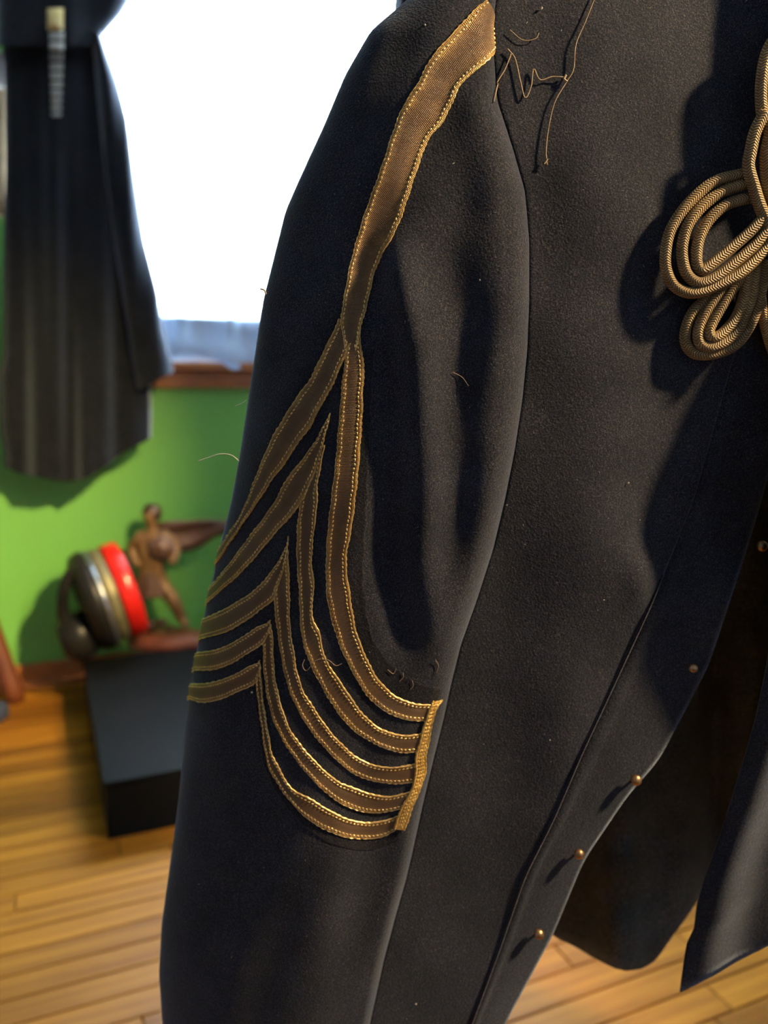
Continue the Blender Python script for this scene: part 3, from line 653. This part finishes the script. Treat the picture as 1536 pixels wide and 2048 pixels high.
sR = sm([(-400, 200), (70, 204), (100, 214), (160, 236), (240, 256), (350, 270), (480, 290), (590, 318), (612, 320), (660, 328), (720, 344), (736, 346), (2600, 346)], 14)
def bsv(i, j):
    y = 64+(745-64)*j/59; a = 2*math.pi*i/32; x0, x1 = sL(y), sR(y); x = (x0+x1)/2-(x1-x0)/2*math.cos(a); yy = y+(max(0, (j-54)/5))*(.0+38*(1-(x-x0)/(x1-x0)))
    return hitw(x, yy, .165+.055*math.sin(a)+.006*math.sin(y*.02+a*3))
vs, fs = grid(bsv, 32, 60, True); mesh('coat_sleeve', vs, fs, 'farwool', bgc)
cR = sm([(-400, 290), (-60, 275), (0, 262), (30, 244), (70, 208), (85, 196), (2600, 190)], 10)
def bcv(i, j):
    y = -160+(92+160)*j/29; a = 2*math.pi*i/40; x0, x1 = -6-(0), cR(y); x = (x0+x1)/2-(x1-x0)/2*math.cos(a)
    return hitw(x, y, .14+(.105 if math.sin(a) > 0 else .055)*(abs(math.sin(a))**.5)*math.copysign(1, math.sin(a))+.008*math.sin(x*.06))
vs, fs = grid(bcv, 40, 30, True); mesh('shoulder_cape', vs, fs, 'farwool', bgc)
# braid strip: a gold knot on top, then silver bars fading down
def bgbox(name, x0, x1, y0, y1, b, th, m, par):
    n = 7; vv = []
    fr = [hitw(x, y, b+th*(.4+.6*math.sin(math.pi*k/(n-1)))) for y in (y0, (y0*2+y1)/3, (y0+2*y1)/3, y1) for k, x in enumerate(np.linspace(x0, x1, n))]
    bk = [hitw(x, y, b-.004) for y in (y0, y1) for x in np.linspace(x0, x1, n)]
    fs = []
    for j in range(3):
        for i in range(n-1): fs.append((j*n+i, j*n+i+1, (j+1)*n+i+1, (j+1)*n+i))
    k = 4*n
    for i in range(n-1):
        fs += [(i+1, i, k+i, k+i+1), (3*n+i, 3*n+i+1, k+n+i+1, k+n+i), (k+i, k+i+1, k+n+i+1, k+n+i)]
    fs += [(0, n, 2*n, 3*n, k+n, k), (n-1, k+n-1, k+2*n-1, 4*n-1, 3*n-1, 2*n-1)]
    return mesh(name, fr+bk, fs, m, par)
bgbox('gold_knot', 94, 127, 16, 60, .248, .012, 'goldbraid', bgc)
for i, (y0, y1) in enumerate(((64, 80), (84, 101), (106, 121), (126, 140), (145, 158), (163, 175), (180, 191), (196, 206), (211, 220), (225, 233))):
    bb_ = .248 if y0 < 88 else .215
    bgbox('braid_bar', 98+i*.5, 128-i*.6, y0, y1, bb_, .008, 'braid', bgc)
# tan cloth at the very edge
tanp = thing('hanging_cloth', 'tan cloth with a white end hanging at the left picture edge', 'cloth', hitw(-30, 430, .06))
def tcl(y0, y1, b):
    return grid(lambda i, j: hitw(-70+(8+70)*i/11, y0+(y1-y0)*j/9+(4*math.sin(i*.8) if j in (0, 9) else 0), b+.015*math.sin(i*1.1)), 12, 10)
vs, fs = tcl(170, 430, .10); solid(mesh('tan_panel', vs, fs, 'tan', tanp), .008)
vs, fs = tcl(100, 172, .115); solid(mesh('white_band', vs, fs, 'whitecloth', tanp), .010)

# =================================================================== PLATFORM
pc = hitz(216, 1682); pa, pbb = ab(pc); ph_ = 0.0
r_ = ray(205, 1570); tt = None
# height of the platform: the front face plane through pc
P_ = CAM + r_*((pc-CAM).dot(WN)/r_.dot(WN)); ph_ = P_.z
ba, bb2 = ab(hitz(188, 1322, ph_))
plat = thing('display_platform', 'low black platform on the floor below the window, carrying the figurine', 'platform', W(pa+.4, (pbb+bb2)/2, 0))
pa0 = min(pa, ba)
def quadbox(name, f0, f1, b0, b1, z0, z1, m, par, bev):
    vs = [W(*f0, z0), W(*f1, z0), W(*b1, z0), W(*b0, z0), W(*f0, z1), W(*f1, z1), W(*b1, z1), W(*b0, z1)]
    o = mesh(name, vs, BF, m, par, False); bm = bmesh.new(); bm.from_mesh(o.data); bmesh.ops.recalc_face_normals(bm, faces=bm.faces)
    bmesh.ops.bevel(bm, geom=bm.edges[:], offset=bev, segments=2, affect='EDGES', profile=.5); bm.to_mesh(o.data); bm.free(); return o
print('platform', pa, pbb, ba, bb2, ph_)
quadbox('box_body', (pa, pbb), (pa+.95, pbb), (pa, bb2), (pa+.95, bb2), .0, ph_-.006, 'blackbox', plat, .006)
quadbox('top_panel', (pa-.004, pbb+.004), (pa+.954, pbb+.004), (pa-.004, bb2-.004), (pa+.954, bb2-.004), ph_-.006, ph_+.006, 'blackbox', plat, .003)
PZ = ph_+.006
# =================================================================== FIGURINE
fc = hitz(322, 1286, PZ); sc = (fc-CAM).length/F*1.0
fig = thing('caped_figurine', 'bronze figurine with streaming cape striding on an oval base, on the black platform', 'figurine', fc)
RX = Vector((1, 0, 0)); FY = Vector((0, -1, 0))
def fp(px, py, f=0.0):    # a point of the figure from its place, f = metres in front of its middle plane
    return at(px, py, fc.y-f)
bvs = []
def basev(i, j):
    a = 2*math.pi*i/36; pr = [(0, .036), (.6, .037), (.86, .034), (.95, .026), (.99, .012), (1.0, .004), (.98, 0), (0, 0)][j]
    k = 1+.05*math.sin(3*a+1)+.03*math.sin(7*a)
    return fc+Vector((.035+math.cos(a)*.165*pr[0]*k, math.sin(a)*.085*pr[0]*k, pr[1]+(.004*math.sin(a*5)*pr[0] if 0 < j < 4 else 0)))
vs, fs = grid(basev, 36, 8, True); mesh('oval_base', vs, fs, 'basered', fig)
def skinned(name, V, E, R, m, par, root=0, sub=2):
    me = bpy.data.meshes.new(name); me.from_pydata([tuple(v) for v in V], E, []); me.update()
    o = link(name, me, m, par); md = o.modifiers.new('skin', 'SKIN'); md.use_smooth_shade = True
    for i, r in enumerate(R):
        d = me.skin_vertices[0].data[i]; d.radius = (r, r) if not hasattr(r, '__len__') else r; d.use_root = (i == root)
    o.modifiers.new('sub', 'SUBSURF').render_levels = sub; o.modifiers['sub'].levels = sub; return o
J = [fp(303, 1158), fp(302, 1125), fp(304, 1090), fp(305, 1064), fp(302, 1050, .004), fp(299, 1032, .01), fp(300, 1019, .006),   # pelvis..crown
     fp(280, 1074, .006), fp(264, 1098, .0), fp(268, 1122, .03), fp(280, 1134, .045),          # arm to the left
     fp(330, 1072), fp(352, 1092, -.01), fp(348, 1118, .03), fp(338, 1130, .05),              # arm to the right, hand on the belt
     fp(288, 1168, .005), fp(270, 1205, .025), fp(262, 1240, .005), fp(252, 1252, .03),        # leg to the left
     fp(322, 1168), fp(348, 1202, .02), fp(364, 1240, -.01), fp(374, 1252, .015)]
E_ = [(0, 1), (1, 2), (2, 3), (3, 4), (4, 5), (5, 6), (2, 7), (7, 8), (8, 9), (9, 10), (2, 11), (11, 12), (12, 13), (13, 14), (0, 15), (15, 16), (16, 17), (17, 18), (0, 19), (19, 20), (20, 21), (21, 22)]
Rr = [.044, .040, .054, .022, .018, .026, .020, .028, .022, .018, .014, .028, .022, .018, .014, .034, .026, .018, .015, .034, .026, .018, .015]
skinned('figure_body', J, E_, Rr, 'bronze', fig)
# hair, nose, tunic skirt
def blob(name, c, r, m, par, n=2):
    bm = bmesh.new(); bmesh.ops.create_icosphere(bm, subdivisions=n, radius=1)
    for v in bm.verts:
        k = 1+.12*math.sin(v.co.x*5+v.co.z*4)*math.sin(v.co.y*6+1); v.co = Vector((v.co.x*r[0]*k, v.co.y*r[1]*k, v.co.z*r[2]*k))+c
    me = bpy.data.meshes.new(name); bm.to_mesh(me); bm.free(); return link(name, me, m, par)
blob('hair', fp(304, 1026, -.006), (.034, .032, .034), 'darkbronze', fig, 3)
blob('nose', fp(296, 1036, .036), (.005, .008, .008), 'bronze', fig)
def skirt(i, j):
    a = 2*math.pi*i/28; t = j/9; c = fp(303, 1140).lerp(fp(306, 1190), t); r = .040+.016*t+.004*math.sin(a*7)*t
    return c+Vector((math.cos(a)*r*1.15, math.sin(a)*r*.9, 0))
vs, fs = grid(skirt, 28, 10, True); solid(mesh('tunic_skirt', vs, fs, 'capebronze', fig), .004)
for (x, y) in ((258, 1256), (372, 1256)): pass
def cape(i, j):
    s = i/27; t = j/15
    x = 312+s*150; top = 1046-4*math.sin(s*3.2)-2*s; bot = 1086+18*math.sin(min(1, s*1.25)*math.pi)+(10-34*s)*s
    y = top+(bot-top)*t
    return fp(x, y, -.035-.03*s+.014*math.sin(t*9+s*3)+.01*math.sin(s*8))
vs, fs = grid(cape, 28, 16); solid(mesh('cape', vs, fs, 'capebronze', fig), .008)
for k, (x, y, r) in enumerate(((300, 1250, .026), (322, 1246, .022), (282, 1254, .018), (340, 1256, .016))): blob('rock', fp(x, y, .01), (r, r*.8, r*.75), 'darkbronze', fig)
# breast plate
blob('chest_plate', fp(322, 1096, .020), (.050, .040, .045), 'capebronze', fig, 3)
# =================================================================== ROUND VESSEL with loop handle and red band
ax = Vector((-.84, -.45, -.26)).normalized(); q = ax.to_track_quat('Z', 'X').to_matrix().to_4x4()
best = None; Yv = fc.y-.13
for k in range(120):      # the height at which the tilted body just touches the platform top
    m0 = at(244, 1120+k*.5, Yv); RV = 90*(m0-CAM).length/F
    low = min((m0+ax*d_+(q @ Vector((math.cos(t*.1), math.sin(t*.1), 0)))*RV*r_k).z for t in range(63) for d_, r_k in ((.026, 1.04), (.10, 1.07), (.125, 1.0)))
    if best is None or abs(low-PZ-.001) < best[0]: best = (abs(low-PZ-.001), Yv, m0, RV, 1120+k*.5)
mid_, RV = best[2], best[3]; dpy = best[4]-1141; print('vessel py', best)
ves = thing('banded_vessel', 'black round vessel with loop handle and shiny red band lying beside the figurine', 'vessel', Vector((mid_.x, mid_.y, PZ)))
mxv = Matrix.Translation(mid_) @ q
print('vessel', mid_, RV, PZ, 'fig', fc, 'wallb', ab(mid_), ab(fc))
lathe('vessel_body', [(.001, -.04), (RV*.80, -.04), (RV*.93, -.03), (RV*.94, .0), (RV*1.0, .07), (RV*1.06, .09), (RV*1.07, .10), (RV*1.0, .125), (RV*.86, .138), (RV*.74, .14), (RV*.68, .13), (RV*.62, .09), (.001, .08)], 'black', ves, mxv, 48)
def band(name, z0, z1, r, th, m):
    lathe(name, [(r-.006, z0), (r+th*.6, z0), (r+th, z0+.005), (r+th, z1-.005), (r+th*.6, z1), (r-.006, z1)], m, ves, mxv, 48)
band('red_band', -.030, .026, RV*.95, .012, 'red')
band('olive_band', .032, .064, RV*.975, .006, 'olive')
band('silver_band', .068, .082, RV*1.03, .006, 'silver')
yv = mid_.y
hp = [at(x, y+dpy, yv+f) for x, y, f in ((196, 1112, -.07), (172, 1097, -.10), (148, 1103, -.12), (132, 1126, -.13), (125, 1158, -.13), (127, 1192, -.12), (142, 1216, -.11), (168, 1226, -.09))]
hp = [Vector(v) for v in catmull([tuple(v) for v in hp], 40)]
tube('loop_handle', hp, [.021+.003*math.cos(i/39*math.pi*2) for i in range(40)], 'black', ves, 12)
kb = .085
lathe('spout', [(.001, -kb*.9), (kb*.5, -kb*.8), (kb*.85, -kb*.45), (kb, 0), (kb*.9, kb*.4), (kb*.62, kb*.7), (kb*.55, kb*.72), (kb*.42, kb*.5), (.001, kb*.45)], 'black', ves, Matrix.Translation(at(158, 1232+dpy, yv-.09)) @ q, 36)

# =================================================================== CHAIR at the left edge
lf = hitz(34, 1404)
ch = thing('wooden_chair', 'red brown wooden chair leg reaching in at the left picture edge', 'chair', lf)
def leg(p0, p1, r0, r1):
    n = 14; pts = [p0.lerp(p1, k/(n-1)) for k in range(n)]; rr = [r0+(r1-r0)*min(1, k/(n-1)*1.4) for k in range(n)]; rr[0] *= .8
    return tube('leg', pts, rr, 'chairwood', ch, 14)
sx = -.36; SZ = .44
tops = [lf+Vector((-.13, .02, SZ)), lf+Vector((-.13-.34, .0, SZ)), lf+Vector((-.11, -.36, SZ)), lf+Vector((-.47, -.36, SZ))]
feet = [lf, lf+Vector((-.55, 0, 0)), lf+Vector((-.04-.05, -.42, 0)), lf+Vector((-.55, -.42, 0))]
for k in (0, 1): leg(feet[k], tops[k], .034, .030)
leg(feet[3], tops[3], .026, .022)
leg(feet[2]+Vector((-.12, 0, 0)), tops[2]+Vector((-.06, 0, 0)), .026, .022)
def seatv(i, j):
    a = 2*math.pi*i/40; c = lf+Vector((-.30, -.18, SZ)); pr = [(0, .032), (.9, .030), (1, .022), (1, .006), (.94, 0), (0, 0)][j]
    def se(v): return math.copysign(abs(v)**.55, v)
    return c+Vector((se(math.cos(a))*.215*pr[0], se(math.sin(a))*.215*pr[0], pr[1]-.005))
vs, fs = grid(seatv, 40, 6, True); mesh('seat', vs, fs, 'chairwood', ch)
bcq = lf+Vector((-.30, .0, SZ))
for k in range(4): tube('spindle', [bcq+Vector((-.15+.1*k, 0, .02)), bcq+Vector((-.17+.113*k, .06, .40))], .009, 'chairwood', ch, 10)
tube('top_rail', [Vector(v) for v in catmull([tuple(bcq+Vector((-.20, .05, .41))), tuple(bcq+Vector((0, .075, .43))), tuple(bcq+Vector((.20, .05, .41)))], 16)], .022, 'chairwood', ch, 12)
# folded dark blue cloth on the floor at the very edge
fcl = hitz(-22, 1440)
def clothv(i, j):
    a = 2*math.pi*i/36; pr = [(0, .05), (.5, .052), (.85, .045), (1.0, .026), (1.0, .01), (.97, 0), (0, 0)][j]
    def se(v): return math.copysign(abs(v)**.7, v)
    return fcl+Vector((se(math.cos(a))*.052*pr[0]*(1+.05*math.sin(3*a)), se(math.sin(a))*.06*pr[0], pr[1]+(.004*math.sin(5*a) if 0 < j < 4 else 0)))
vs, fs = grid(clothv, 36, 7, True); tag(mesh('folded_cloth', vs, fs, 'bluecloth'), 'small dark blue bundle of cloth on the floor beside the chair leg', 'cloth')
